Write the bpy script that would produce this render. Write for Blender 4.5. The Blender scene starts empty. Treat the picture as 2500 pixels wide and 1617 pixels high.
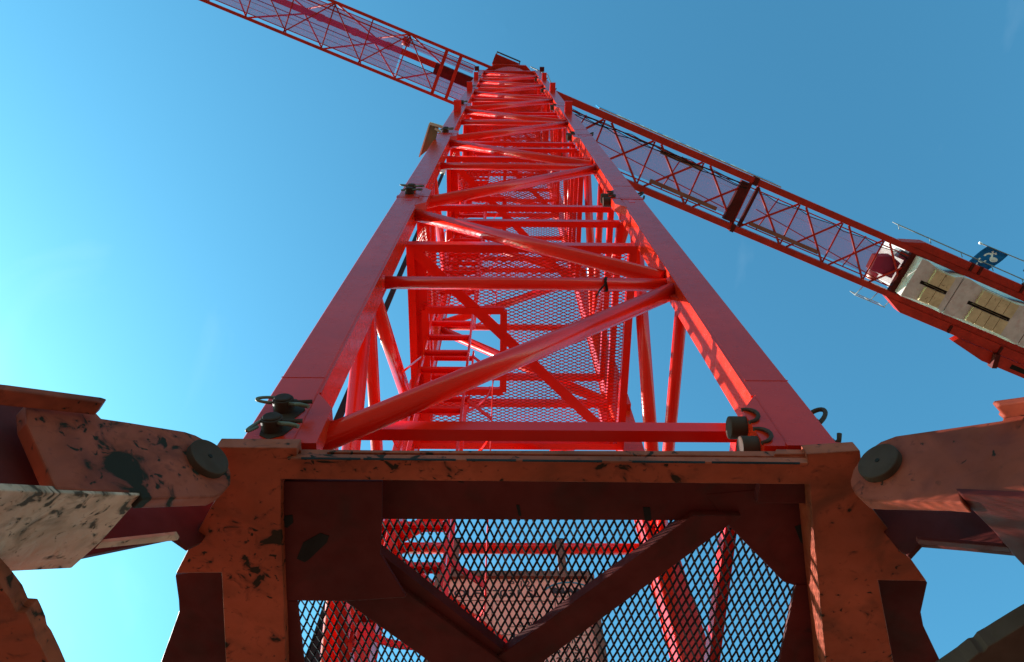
import bpy, math, random
from mathutils import Vector, Matrix
random.seed(7)
C = bpy.context.scene
col = C.collection
# ------------------------------------------------------------------ camera
# the camera stands at the origin of the plan, ground 1.6 m below it
EL, ROLL, YAW = 1.20785, -0.02060, 0.03013
Fv = Vector((math.sin(YAW)*math.cos(EL), math.cos(YAW)*math.cos(EL), math.sin(EL)))
Rv = Vector((math.cos(YAW), -math.sin(YAW), 0)); Uv = Rv.cross(Fv)
R2 = math.cos(ROLL)*Rv + math.sin(ROLL)*Uv; U2 = -math.sin(ROLL)*Rv + math.cos(ROLL)*Uv
cd = bpy.data.cameras.new('camera'); cam = bpy.data.objects.new('camera', cd); col.objects.link(cam)
cd.sensor_width = 36; cd.lens = 28.095; cd.clip_start = .05; cd.clip_end = 3000
cam.matrix_world = Matrix(((R2.x, U2.x, -Fv.x, 0), (R2.y, U2.y, -Fv.y, 0), (R2.z, U2.z, -Fv.z, 0), (0, 0, 0, 1)))
C.camera = cam
# ------------------------------------------------------------------ sky, sun, exposure
SUN = Vector((-1, .52, .62)).normalized()
w = bpy.data.worlds.new('World'); C.world = w; w.use_nodes = True
nt = w.node_tree; bg = nt.nodes['Background']
sky = nt.nodes.new('ShaderNodeTexSky'); sky.sky_type = 'NISHITA'; sky.sun_disc = False
sky.sun_elevation = math.asin(SUN.z); sky.sun_rotation = math.atan2(SUN.x, SUN.y)
sky.air_density = 1.0; sky.dust_density = .6; sky.ozone_density = 1.0
tint = nt.nodes.new('ShaderNodeMix'); tint.data_type = 'RGBA'; tint.blend_type = 'MULTIPLY'; tint.inputs[0].default_value = 1
tint.inputs[7].default_value = (.54, 1.08, 1.0, 1)
nt.links.new(sky.outputs[0], tint.inputs[6])
# thin high cirrus wisps
tc = nt.nodes.new('ShaderNodeTexCoord')
mp = nt.nodes.new('ShaderNodeMapping'); mp.inputs['Scale'].default_value = (3.2, 2.2, 2.6); mp.inputs['Rotation'].default_value = (.3, .2, .7)
nz = nt.nodes.new('ShaderNodeTexNoise'); nz.inputs['Scale'].default_value = 1.6; nz.inputs['Detail'].default_value = 8; nz.inputs['Distortion'].default_value = 1.2
rp = nt.nodes.new('ShaderNodeMapRange'); rp.inputs[1].default_value = .63; rp.inputs[2].default_value = .9; rp.inputs[3].default_value = 0; rp.inputs[4].default_value = .05
sc1 = nt.nodes.new('ShaderNodeVectorMath'); sc1.operation = 'SCALE'; sc1.inputs['Scale'].default_value = .34
gm = nt.nodes.new('ShaderNodeGamma'); gm.inputs[1].default_value = 1.2
sc2 = nt.nodes.new('ShaderNodeVectorMath'); sc2.operation = 'SCALE'; sc2.inputs['Scale'].default_value = 1/.34
nt.links.new(tint.outputs[2], sc1.inputs[0]); nt.links.new(sc1.outputs[0], gm.inputs[0]); nt.links.new(gm.outputs[0], sc2.inputs[0])
cl = nt.nodes.new('ShaderNodeMix'); cl.data_type = 'RGBA'; cl.inputs[7].default_value = (7.5, 8.2, 8.6, 1)
nt.links.new(tc.outputs['Generated'], mp.inputs[0]); nt.links.new(mp.outputs[0], nz.inputs[0]); nt.links.new(nz.outputs[0], rp.inputs[0])
nt.links.new(rp.outputs[0], cl.inputs[0]); nt.links.new(sc2.outputs[0], cl.inputs[6]); nt.links.new(cl.outputs[2], bg.inputs[0])
bg.inputs[1].default_value = .13
sl = bpy.data.lights.new('sun', 'SUN'); sl.energy = 4.8; sl.angle = math.radians(.53); sl.color = (1, .95, .88)
so = bpy.data.objects.new('sun', sl); col.objects.link(so); so.rotation_euler = SUN.to_track_quat('Z', 'Y').to_euler(); so.location = (0, 0, 60)
vs = C.view_settings; vs.view_transform = 'Standard'; vs.look = 'None'; vs.exposure = 1.25; vs.gamma = 1; vs.use_curve_mapping = False
C.render.engine = 'CYCLES'; C.cycles.max_bounces = 8; C.cycles.diffuse_bounces = 5

# ------------------------------------------------------------------ materials
def nodes(m):
    m.use_nodes = True
    return m.node_tree.nodes, m.node_tree.links, m.node_tree.nodes['Principled BSDF']
def paint(name, base, rough=.35, spec=.5, chips=None, chip_scale=30, chip_thr=.68, patch_thr=None, patch_scale=7, var=.18, bump=.02, grime=.0, grime_col=(.05,.03,.02), stretch=(1,1,1), chip2_thr=None, halo=(.10,.02,.010), wear=False, streak=0.):
    m = bpy.data.materials.new(name); N, L, b = nodes(m)
    g = N.new('ShaderNodeNewGeometry')
    mpn = N.new('ShaderNodeMapping'); mpn.inputs['Scale'].default_value = stretch; L.new(g.outputs['Position'], mpn.inputs[0])
    def noise(scale, detail=4, dist=0., off=0):
        n = N.new('ShaderNodeTexNoise'); n.inputs['Scale'].default_value = scale; n.inputs['Detail'].default_value = detail; n.inputs['Distortion'].default_value = dist
        if off:
            a = N.new('ShaderNodeVectorMath'); a.inputs[1].default_value = (off, off*1.7, off*.6); L.new(mpn.outputs[0], a.inputs[0]); L.new(a.outputs[0], n.inputs[0])
        else: L.new(mpn.outputs[0], n.inputs[0])
        return n
    def rng(src, a, b_, c, d):
        r = N.new('ShaderNodeMapRange'); r.inputs[1].default_value = a; r.inputs[2].default_value = b_; r.inputs[3].default_value = c; r.inputs[4].default_value = d
        L.new(src, r.inputs[0]); return r.outputs[0]
    def mix(f, a, c2, bt='MIX'):
        x = N.new('ShaderNodeMix'); x.data_type = 'RGBA'; x.blend_type = bt
        if isinstance(f, float): x.inputs[0].default_value = f
        else: L.new(f, x.inputs[0])
        for i, v in ((6, a), (7, c2)):
            if isinstance(v, tuple): x.inputs[i].default_value = (*v, 1)
            else: L.new(v, x.inputs[i])
        return x.outputs[2]
    n1 = noise(2.3, 5); n2 = noise(14, 6, .4, 3.1)
    dark = tuple(max(0, c*(1-var)) for c in base); lite = tuple(min(1, c*(1+var)+.01*var) for c in base)
    cc = mix(rng(n1.outputs[0], .3, .7, 0, 1), dark, lite)
    cc = mix(rng(n2.outputs[0], .45, .75, 0, .35), cc, dark)
    if grime:
        n3 = noise(5, 8, 1.0, 7.7)
        cc = mix(rng(n3.outputs[0], .5, .72, 0, grime), cc, grime_col)
    rgh = rng(n2.outputs[0], .2, .8, rough*.75, rough*1.3)
    hgt = None
    if streak:
        sm_ = N.new('ShaderNodeMapping'); sm_.inputs['Scale'].default_value = (9, 9, .5); L.new(g.outputs['Position'], sm_.inputs[0])
        ns = N.new('ShaderNodeTexNoise'); ns.inputs['Scale'].default_value = 1.6; ns.inputs['Detail'].default_value = 6; L.new(sm_.outputs[0], ns.inputs[0])
        cc = mix(rng(ns.outputs[0], .5, .8, 0, streak), cc, grime_col)
    if chips:
        def madd(src, k, c0):
            x = N.new('ShaderNodeMath'); x.operation = 'MULTIPLY_ADD'; L.new(src, x.inputs[0]); x.inputs[1].default_value = k; x.inputs[2].default_value = c0; return x.outputs[0]
        def add2(p, q_, op='ADD'):
            x = N.new('ShaderNodeMath'); x.operation = op; L.new(p, x.inputs[0]); L.new(q_, x.inputs[1]); return x.outputs[0]
        clus = madd(noise(1.7, 3, .5, 11.3).outputs[0], .34, -.17)
        fs = [(noise(chip_scale, 4, .8, 5.3), chip_thr)]
        if patch_thr: fs.append((noise(patch_scale, 8, .7, 1.9), patch_thr))
        if chip2_thr: fs.append((noise(chip_scale*2.7, 3, .5, 9.4), chip2_thr))
        f = h_ = None
        for nn_, th_ in fs:
            s_ = add2(nn_.outputs[0], clus); x = rng(s_, th_, th_+.035, 0, 1); y = rng(s_, th_-.07, th_+.02, 0, .75)
            f = x if f is None else add2(f, x, 'MAXIMUM'); h_ = y if h_ is None else add2(h_, y, 'MAXIMUM')
        if wear:
            bv = N.new('ShaderNodeBevel'); bv.samples = 4; bv.inputs['Radius'].default_value = .010
            dt = N.new('ShaderNodeVectorMath'); dt.operation = 'DOT_PRODUCT'; L.new(bv.outputs[0], dt.inputs[0]); L.new(g.outputs['Normal'], dt.inputs[1])
            e0 = rng(dt.outputs['Value'], .985, .90, 0, 1); e1 = add2(e0, rng(n2.outputs[0], .42, .56, 0, 1), 'MULTIPLY')
            h_ = add2(h_, e1, 'MAXIMUM')
        cc = mix(h_, cc, halo); cc = mix(f, cc, chips)
        rr = N.new('ShaderNodeMix'); L.new(f, rr.inputs[0]); L.new(rgh, rr.inputs[2]); rr.inputs[3].default_value = .8; rgh = rr.outputs[0]
        inv = N.new('ShaderNodeMath'); inv.operation = 'SUBTRACT'; inv.inputs[0].default_value = 1; L.new(f, inv.inputs[1]); hgt = inv.outputs[0]
    L.new(cc, b.inputs['Base Color']); L.new(rgh, b.inputs['Roughness']); b.inputs['Specular IOR Level'].default_value = spec
    bp = N.new('ShaderNodeBump'); bp.inputs['Strength'].default_value = min(1, bump*4); bp.inputs['Distance'].default_value = .01
    L.new(n2.outputs[0], bp.inputs['Height'])
    if hgt:
        b2 = N.new('ShaderNodeBump'); b2.inputs['Strength'].default_value = .35; b2.inputs['Distance'].default_value = .004
        L.new(hgt, b2.inputs['Height']); L.new(bp.outputs[0], b2.inputs['Normal']); L.new(b2.outputs[0], b.inputs['Normal'])
    else: L.new(bp.outputs[0], b.inputs['Normal'])
    return m
RED = paint('red_paint', (.60, .018, .003), .24, .22, chips=(.06,.015,.012), chip_scale=13, chip_thr=.79, var=.12, bump=.0015, grime=.12, grime_col=(.20,.012,.008), chip2_thr=.82, halo=(.22,.015,.008), streak=.22)
REDB = paint('red_paint_bright', (.78, .011, .002), .22, .26, chips=(.12,.02,.012), chip_scale=17, chip_thr=.81, var=.08, bump=.001, grime=.06, grime_col=(.3,.01,.006), halo=(.3,.012,.006))
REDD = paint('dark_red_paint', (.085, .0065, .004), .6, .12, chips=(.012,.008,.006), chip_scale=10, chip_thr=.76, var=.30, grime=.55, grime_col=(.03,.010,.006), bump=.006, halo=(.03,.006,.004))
JRED = paint('jib_red_paint', (.42, .018, .006), .45, .18, chips=(.05,.012,.01), chip_scale=9, chip_thr=.78, var=.2, grime=.3, grime_col=(.12,.013,.01), bump=.004, halo=(.16,.012,.008))
RUST = paint('old_orange_paint', (.33, .052, .021), .6, .12, chips=(.028,.012,.006), chip_scale=15, chip_thr=.66, patch_thr=.72, patch_scale=5, var=.30, grime=.75, grime_col=(.12,.028,.013), bump=.01, stretch=(.8,.9,1.1), chip2_thr=.685, halo=(.13,.022,.010), wear=True, streak=.35)
ARM = paint('worn_arm_paint', (.28, .040, .018), .6, .12, chips=(.022,.012,.007), chip_scale=12, chip_thr=.65, patch_thr=.635, patch_scale=5.0, var=.30, grime=.75, grime_col=(.12,.016,.009), bump=.01, chip2_thr=.67, halo=(.12,.018,.009), wear=True, streak=.3)
SUNPAINT = paint('painted_sun_dirt', (.46, .225, .165), .85, .1, chips=(.07,.035,.025), chip_scale=14, chip_thr=.64, patch_thr=.66, patch_scale=6, var=.40, grime=.8, grime_col=(.26,.14,.10), bump=.25, stretch=(1,1,1.6), chip2_thr=.70, halo=(.16,.08,.055))  # pale colour paints in sunlight on the left arm's dirty underside
STEEL = paint('greasy_steel', (.058, .024, .015), .65, .08, var=.4, bump=.02)
WIRE = paint('rusty_wire', (.13, .085, .045), .6, .4, var=.4, bump=.02)
BLACK = paint('black_rubber', (.016, .010, .008), .8, .1, var=.3)
GUARD = paint('dirty_mesh_steel', (.022, .008, .008), .7, .12, var=.3)
CONC = paint('grey_concrete', (.56, .47, .45), .85, .2, var=.15, grime=.45, grime_col=(.45,.24,.22), bump=.06)
TAN = paint('tan_concrete', (.58, .43, .26), .85, .2, chips=(.14,.09,.05), chip_scale=7, chip_thr=.70, var=.15, grime=.3, grime_col=(.3,.2,.1), bump=.06)
GALV = paint('galvanised_steel', (.20, .19, .18), .45, .5, var=.15)
BOARD = paint('cream_board', (.50, .46, .38), .6, .3, var=.12)
WOOD = paint('brown_board', (.17, .125, .07), .6, .3, var=.25)
SIGN = paint('salmon_signboard', (.95, .34, .25), .6, .1, var=.06, bump=.004)
FRAME = paint('brown_frame', (.22, .085, .06), .7, .15, var=.2)
BLUE = paint('blue_cloth', (.003, .12, .34), .8, .2, var=.2)
SKYB = paint('light_blue_board', (.03, .25, .50), .4, .4, var=.1)
WHITE = paint('white_print', (.80, .80, .80), .6, .3, var=.04, bump=.0)
INK = paint('black_ink', (.035, .02, .018), .6, .3, var=.05, bump=.0)
TEAL = paint('teal_ink', (.03, .17, .24), .6, .3, var=.05, bump=.0)
SAND = paint('dusty_ground', (.15, .11, .08), .95, .1, var=.2, bump=.2, grime=.4, grime_col=(.08,.065,.05))
def netting(name, colr, cover):
    m = bpy.data.materials.new(name); N, L, b = nodes(m)
    b.inputs['Base Color'].default_value = (*colr, 1); b.inputs['Roughness'].default_value = .6; b.inputs['Alpha'].default_value = cover
    return m
GRATE = netting('walkway_mesh', (.40, .05, .22), .36)
GRATE2 = netting('walkway_mesh_fine', (.45, .03, .10), .30)

# ------------------------------------------------------------------ mesh helpers
class MB:
    def __init__(s): s.v = []; s.f = []; s.sm = []
    def add(s, vs, fs, smooth=False):
        o = len(s.v); s.v += [tuple(v) for v in vs]; s.f += [tuple(i+o for i in f) for f in fs]; s.sm += [smooth]*len(fs)
    def box(s, a, b, ch=0):
        x0,y0,z0 = a; x1,y1,z1 = b
        if ch:   # chamfered along z
            q = [(x0+ch,y0),(x1-ch,y0),(x1,y0+ch),(x1,y1-ch),(x1-ch,y1),(x0+ch,y1),(x0,y1-ch),(x0,y0+ch)]
            s.prism([(x,y,z0) for x,y in q], (0,0,z1-z0)); return
        s.add([(x0,y0,z0),(x1,y0,z0),(x1,y1,z0),(x0,y1,z0),(x0,y0,z1),(x1,y0,z1),(x1,y1,z1),(x0,y1,z1)],
              [(3,2,1,0),(4,5,6,7),(0,1,5,4),(1,2,6,5),(2,3,7,6),(3,0,4,7)])
    def beam(s, p, q, wd, ht, up=(0,0,1), caps=True):
        p = Vector(p); q = Vector(q); d = (q-p).normalized(); up = Vector(up)
        if abs(d.dot(up)) > .98: up = Vector((0,1,0))
        sx = d.cross(up).normalized(); uz = sx.cross(d)
        vs = [c + sx*i*wd/2 + uz*j*ht/2 for c in (p, q) for i, j in ((-1,-1),(1,-1),(1,1),(-1,1))]
        fs = [(0,1,5,4),(1,2,6,5),(2,3,7,6),(3,0,4,7)]
        if caps: fs += [(3,2,1,0),(4,5,6,7)]
        s.add(vs, fs)
    def tube(s, p, q, r, n=18, caps=True, r2=None):
        p = Vector(p); q = Vector(q); d = (q-p).normalized(); a = Vector((0,0,1)) if abs(d.z) < .9 else Vector((1,0,0))
        x = d.cross(a).normalized(); y = d.cross(x); r2 = r if r2 is None else r2
        vs = [c + rr*(x*math.cos(2*math.pi*i/n) + y*math.sin(2*math.pi*i/n)) for c, rr in ((p, r), (q, r2)) for i in range(n)]
        s.add(vs, [(i, (i+1)%n, n+(i+1)%n, n+i)[::-1] for i in range(n)], True)
        if caps:
            o = len(s.v)-2*n; s.f += [tuple(o+i for i in range(n)), tuple(o+n+i for i in reversed(range(n)))]; s.sm += [False, False]
    def path(s, pts, r, n=7):
        pts = [Vector(p) for p in pts]; rings = []; prev = None
        for i, p in enumerate(pts):
            d = (pts[min(i+1, len(pts)-1)] - pts[max(i-1, 0)]).normalized()
            a = prev if prev is not None else (Vector((0,0,1)) if abs(d.z) < .9 else Vector((1,0,0)))
            x = (a - d*a.dot(d)).normalized(); y = d.cross(x); prev = x
            rings.append([p + r*(x*math.cos(2*math.pi*k/n) + y*math.sin(2*math.pi*k/n)) for k in range(n)])
        s.add([v for g in rings for v in g], [(i*n+k, i*n+(k+1)%n, (i+1)*n+(k+1)%n, (i+1)*n+k) for i in range(len(pts)-1) for k in range(n)], True)
        o = len(s.v)-n*len(pts); s.f += [tuple(o+k for k in reversed(range(n))), tuple(o+n*(len(pts)-1)+k for k in range(n))]; s.sm += [False, False]
    def strip(s, pts, wd, th, axis=(0,0,1)):   # flat bar bent along a path, width along axis
        pts = [Vector(p) for p in pts]; ax = Vector(axis); vs = []
        for i, p in enumerate(pts):
            d = (pts[min(i+1, len(pts)-1)] - pts[max(i-1, 0)]).normalized(); nrm = d.cross(ax).normalized()
            vs += [p+ax*wd/2+nrm*th/2, p-ax*wd/2+nrm*th/2, p-ax*wd/2-nrm*th/2, p+ax*wd/2-nrm*th/2]
        m = len(pts); fs = [(4*i+k, 4*i+(k+1)%4, 4*i+4+(k+1)%4, 4*i+4+k) for i in range(m-1) for k in range(4)] + [(3,2,1,0), tuple(4*(m-1)+k for k in range(4))]
        s.add(vs, fs)
    def prism(s, poly, off):
        off = Vector(off); P = [Vector(p) for p in poly]; n = len(P)
        nrm = Vector((0,0,0))
        for i in range(n): nrm += P[i].cross(P[(i+1)%n])
        if nrm.dot(off) > 0: P.reverse()
        vs = P + [p+off for p in P]
        s.add(vs, [tuple(range(n)), tuple(range(2*n-1, n-1, -1))] + [(i, n+i, n+(i+1)%n, (i+1)%n) for i in range(n)])
    def build(s, name, mat, parent=None, bev=0, kind=None, label=None):
        me = bpy.data.meshes.new(name); me.from_pydata(s.v, [], s.f); me.validate(); me.update()
        if len(me.polygons) == len(s.sm): me.polygons.foreach_set('use_smooth', s.sm)
        me.materials.append(mat)
        o = bpy.data.objects.new(name, me); col.objects.link(o)
        if parent:
            o.parent = parent
        if bev:
            md = o.modifiers.new('edge', 'BEVEL'); md.width = bev; md.segments = 2; md.limit_method = 'ANGLE'; md.angle_limit = math.radians(40)
        if kind: o['kind'] = kind
        if label: o['label'] = label
        return o
def empty(name, parent=None, loc=(0,0,0)):
    o = bpy.data.objects.new(name, None); col.objects.link(o); o.location = loc; o.empty_display_size = .2
    if parent: o.parent = parent
    return o
def tag(o, label, cat, group=None):
    o['label'] = label; o['category'] = cat
    if group: o['group'] = group
    return o
def copy_tree(o, parent):
    c = o.copy(); col.objects.link(c); c.parent = parent
    for ch in list(o.children): copy_tree(ch, c)
    return c
def rotq(p, k):   # quarter turns about the mast axis
    x, y = p[0], p[1]
    for _ in range(k % 4): x, y = -y, x
    return Vector((x, y, p[2]))
def expanded(inside, L, S, rw, th, long_axis='x', tilt=40, z=0, ext=(-1.2,1.2,-1.2,1.2)):
    """expanded metal: ribbons between the knots of a diamond lattice, each ribbon tilted out of the sheet"""
    mb = MB(); ta = math.radians(tilt)
    x0, x1, y0, y1 = ext
    if long_axis == 'y': x0, x1, y0, y1 = y0, y1, x0, x1
    up = Vector((0, math.sin(ta), math.cos(ta))); jr = random.Random(3); jit = {}
    def J_(i, j):
        if (i, j) not in jit: jit[(i, j)] = Vector((jr.gauss(0, .0011), jr.gauss(0, .0009), .006*math.sin(i*.21+j*.13)+jr.gauss(0, .0008)))
        return jit[(i, j)]
    for i in range(math.floor(x0/(L/2)), math.ceil(x1/(L/2))+1):
        for j in range(math.floor(y0/(S/2)), math.ceil(y1/(S/2))+1):
            if (i+j) % 2: continue
            for dj in (-1, 1):
                a0 = Vector((i*L/2, j*S/2, z))+J_(i, j); b0 = Vector(((i+1)*L/2, (j+dj)*S/2, z))+J_(i+1, j+dj)
                u = up; m = (a0+b0)/2
                if long_axis == 'y':
                    a0, b0, m = (Vector((v.y, v.x, v.z)) for v in (a0, b0, m)); u = Vector((up.y, up.x, up.z))
                if inside(m.x, m.y) and inside(a0.x, a0.y) | inside(b0.x, b0.y):
                    mb.beam(a0, b0, rw, th, u, caps=False)
    return mb

# ------------------------------------------------------------------ setting
g = MB(); g.add([(-900,-900,-1.6),(900,-900,-1.6),(900,900,-1.6),(-900,900,-1.6)], [(0,1,2,3)])
o = g.build('ground', SAND); o['kind'] = 'structure'

XC, YC = 0.1409, 2.5232          # mast axis
W, T = 2.2, .193
A = W/2
ZB, PITCH, NS = 2.577, 4.567, 6
# ------------------------------------------------------------------ the red crane
crane = empty('tower_crane', loc=(XC, YC, ZB))
tag(crane, 'tall glossy red tower crane with lattice jib on the rust stained base', 'tower crane')

sec = empty('mast_section', crane)
H = PITCH
# legs
for sx, sy in ((-1,-1),(1,-1),(1,1),(-1,1)):
    m = MB()
    x0, x1 = sorted((sx*A, sx*(A-T))); y0, y1 = sorted((sy*A, sy*(A-T)))
    m.box((x0,y0,.004), (x1,y1,H-.004), .007)
    # coupling ears welded flush with the outer face at both ends
    for za, zb, zt in ((.012, .30, .44), (H-.012, H-.24, H-.36)):
        xe, xi = sx*(A-T), sx*(A-T-.085)
        ye, yi = sy*(A-.003), sy*(A-.075)
        m.prism([(xe,ye,za),(xi,ye,za),(xi,ye,zb),(xe,ye,zt)], (0,yi-ye,0))
        m.prism([(sx*(A-.012),sy*(A-T),za),(sx*(A-.075),sy*(A-T),za),(sx*(A-.075),sy*(A-T-.07),za),(sx*(A-.012),sy*(A-T-.07),za)], (0,0,zb-za))
    # end plates
    m.box((x0-.004,y0-.004,.004), (x1+.004,y1+.004,.028)); m.box((x0-.004,y0-.004,H-.05), (x1+.004,y1+.004,H-.004))
    # weld beads on the inner corners
    m.beam((sx*(A-T-.004),sy*(A-.012),.45), (sx*(A-T-.004),sy*(A-.012),H-.4), .010, .010, (0,1,0))
    leg = m.build('leg', RED, sec)
    if sy < 0:
        m = MB(); m.box((sx*A-sx*T*.62-.026, -A-.0022, H-.20), (sx*A-sx*T*.62+.026, -A, H-.075)); m.build('cover_plate', REDB, sec)
        m = MB(); m.box((x0+.002, -A-.002, .585), (x1-.002, -A, .592)); m.build('weld_line', RED, sec)
# horizontal frames near both ends, half-height tubes, diagonals
FB = A-T+.012
for name, zc in (('bottom_beam', .50), ('top_beam', H-.125)):
    for k in range(4):
        m = MB(); h = FB-.028
        m.beam(rotq((-h, -FB+.028, zc), k), rotq((h, -FB+.028, zc), k), .054, .078)
        m.build(name, REDB, sec)
def bead(m, p, q, r):
    d = (Vector(q)-Vector(p)).normalized()
    m.tube(Vector(p)-d*.002, Vector(p)+d*.016, r+.011, 18, False, r+.001); m.tube(Vector(q)-d*.016, Vector(q)+d*.002, r+.001, 18, False, r+.011)
PL = A-T/2; ZM = 2.275
for k in range(4):
    m = MB(); m.tube(rotq((-(A-T)+.004, -PL, ZM), k), rotq((A-T-.004, -PL, ZM), k), .041, 20); bead(m, rotq((-(A-T), -PL, ZM), k), rotq((A-T, -PL, ZM), k), .041); m.build('cross_tube', REDB, sec)
    m = MB(); m.tube(rotq((-(A-T)-.05, -PL, .085), k), rotq((A-T-.002, -PL, ZM-.13), k), .053, 22); m.build('diagonal_tube', REDB, sec)
    m = MB(); m.tube(rotq((A-T-.002, -PL, ZM+.13), k), rotq((-(A-T)+.002, -PL, H-.33), k), .053, 22); m.build('diagonal_tube', REDB, sec)
    m = MB(); q = [(A-T+.002,-PL-.009,ZM-.30),(A-T+.002,-PL-.009,ZM+.30),(A-T-.055,-PL-.009,ZM+.24),(A-T-.055,-PL-.009,ZM-.24)]
    P = [rotq(v, k) for v in q]; m.prism(P, rotq((0,.018,0), k)); m.build('gusset_plate', RED, sec)
# rest platform: frame, bracing flats, hatch and expanded metal floor
ZP = 3.62
m = MB(); a = .885
for k in range(4): m.beam(rotq((-a+.03, -a, ZP), k), rotq((a+.03, -a, ZP), k), .062, .10)
m.build('platform_frame', REDB, sec)
hx0, hx1, hy0, hy1 = -.78, -.14, -.36, .37     # hatch
m = MB()
m.beam((-a+.03,-a+.03,ZP-.035), (a-.05,a-.05,ZP-.035), .085, .012)
m.build('platform_brace', REDB, sec)
m = MB()
for p, q in (((hx0,hy0,0),(hx1,hy0,0)),((hx1,hy0,0),(hx1,hy1,0)),((hx1,hy1,0),(hx0,hy1,0)),((hx0,hy1,0),(hx0,hy0,0))):
    m.beam((p[0],p[1],ZP-.02), (q[0],q[1],ZP-.02), .058, .05)
m.build('hatch_rim', REDB, sec)
m = MB(); m.box((-a+.005,-a+.05,ZP+.045), (hx0+.01,a-.05,ZP+.053)); m.build('floor_plate', REDB, sec)
mesh = expanded(lambda x, y: abs(x) < a and abs(y) < a and not (hx0 < x < hx1 and hy0 < y < hy1), .0712, .0290, .0075, .0026, 'x', 42, ZP+.052, (-a,a,-a,a))
mesh.build('floor_mesh', RED, sec, kind='stuff')
# vertical guard mesh beside the ladder
mg = expanded(lambda x, y: -.86 < x < -.36 and .08 < y < 1.1, .0712, .0290, .006, .0026, 'x', 42, 0, (-.86,-.36,0,1.15))
gv = MB(); gv.v = [(-.868, v[0], ZP+.06+v[1]) if True else v for v in mg.v]; gv.v = [(p[0]+0*mg.v[i][2]+mg.v[i][2], p[1], p[2]) for i, p in enumerate(gv.v)]; gv.f = mg.f; gv.sm = mg.sm
gv.build('guard_mesh', RED, sec, kind='stuff')
# ladders with hoops
def ladder(lx0, lx1, ly, z0, z1, step, off):
    for x in (lx0, lx1):
        m = MB(); m.box((x-.008, ly-.025, z0), (x+.008, ly+.025, z1)); m.build('ladder_rail', REDB, sec)
    z = z0 + off
    while z < z1-.05:
        m = MB(); m.beam((lx0+.006, ly-.019, z), (lx1-.006, ly-.019, z), .004, .032); m.beam((lx0+.006, ly+.019, z), (lx1-.006, ly+.019, z), .004, .032); m.beam((lx0+.006, ly, z+.014), (lx1-.006, ly, z+.014), .034, .004); m.build('ladder_rung', REDB, sec); z += step
ladder(-.765, -.415, -.12, .05, 4.35, .335, .19)
ladder(-.80, -.43, .44, ZP-.2, H+.05, .30, .16)
for z in (.62, 2.4, 3.2):
    m = MB(); cx, r = -.575, .36
    pts = [(cx-.19, -.12, z)] + [(cx+r*math.cos(t), .06+.33*math.sin(t), z) for t in [math.pi+.12-i*(math.pi+.24)/18 for i in range(19)]] + [(cx+.19, -.12, z)]
    m.strip(pts, .05, .006); m.build('ladder_hoop', REDB, sec)
for t in (.1, 1.2, 2.3):
    m = MB(); x = -.575+.355*math.cos(t); y = .06+.325*math.sin(t); m.beam((x, y, .5), (x, y, 3.3), .036, .006, (math.cos(t), math.sin(t), 0)); m.build('hoop_strap', REDB, sec)
# coupling pins (front-left and rear-right through the face, the other two through the side)
def coupling(parent, zz, k, big=False):
    for dz in (.292, .128):
        m = MB(); n = 18
        px, py = -(A-T/2), -A
        if k % 2 == 0:
            s = 1 if k == 0 else -1
            c = Vector((px-.002+(.0 if dz > .2 else -.0), py-.052, zz+dz-.02))
            P = lambda v: Vector((v[0]*s, v[1]*s, v[2]))
            m.tube(P(c), P(c+Vector((0,.11,0))), .041, n); m.tube(P(c-Vector((0,.008,0))), P(c), .031, n, True, .036)
            o = m.build('coupling_pin', STEEL, parent, .004)
            m = MB()
            loop = [c+Vector((-.038-.062*math.sin(t)+(.04 if dz < .2 else 0)*math.sin(t), .012-.012*math.sin(t), (.006 if dz > .2 else -.03)+.024*math.cos(t)-(.015 if dz > .2 else .075)*math.sin(t))) for t in [i*math.pi/12 for i in range(13)]]
            m.path([P(v) for v in loop], .0065, 8)
            m.build('spring_clip', WIRE if big else STEEL, parent); m = MB()
            m.path([P(c+Vector((.035,.012,-.012))), P(c+Vector((.085,.006,-.02))), P(c+Vector((.118,.008,-.012)))], .0085, 8); m.build('clip_end', STEEL, parent); m = MB()
            m.path([P(c+Vector((.03,.012,-.025))), P(c+Vector((.075,.004,-.045))), P(c+Vector((.115,.004,-.064)))], .0085, 8); m.build('clip_end', WIRE, parent)
        else:
            s = 1 if k == 1 else -1
            P = lambda v: Vector((v[0]*s, v[1]*s, v[2]))
            c = Vector((A-T-.15, -A+.055, zz+dz-.04))
            m.tube(P(c), P(c+Vector((.13,0,0))), .046, n); m.build('coupling_pin', STEEL, parent, .004)
            m = MB(); m.tube(P(Vector((A, c.y, c.z))), P(Vector((A+.012, c.y, c.z))), .04, n); m.build('pin_end', STEEL, parent, .003)
            m = MB()
            loop = [Vector((A+.004+.055*math.sin(t)*1.0, -A+.03-.02*math.sin(t), zz+dz-.01+.045*math.cos(t)+.035*math.sin(t))) for t in [i*math.pi/12 for i in range(13)]] if dz > .2 else [Vector((A-.01, -A+.04, zz+.07)), Vector((A+.028, -A+.02, zz+.085)), Vector((A+.034, -A-.0, zz+.105))]
            m.path([P(v) for v in loop], .0095, 8)
            m.build('spring_clip', WIRE if k == 3 else STEEL, parent); m = MB()
            lo = [c+Vector((.06+.05*math.sin(t), -.052-.01*math.sin(t), .055*math.cos(t))) for t in [i*math.pi/8 for i in range(9)]]
            m.path([P(v) for v in lo], .008, 7)
            m.build('spring_clip', WIRE if k == 3 else STEEL, parent)
for k in range(4): coupling(sec, 0, k, True)
secs = [sec]
for i in range(1, NS):
    c = copy_tree(sec, crane); c.location = (0, 0, i*PITCH); secs.append(c)
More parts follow.
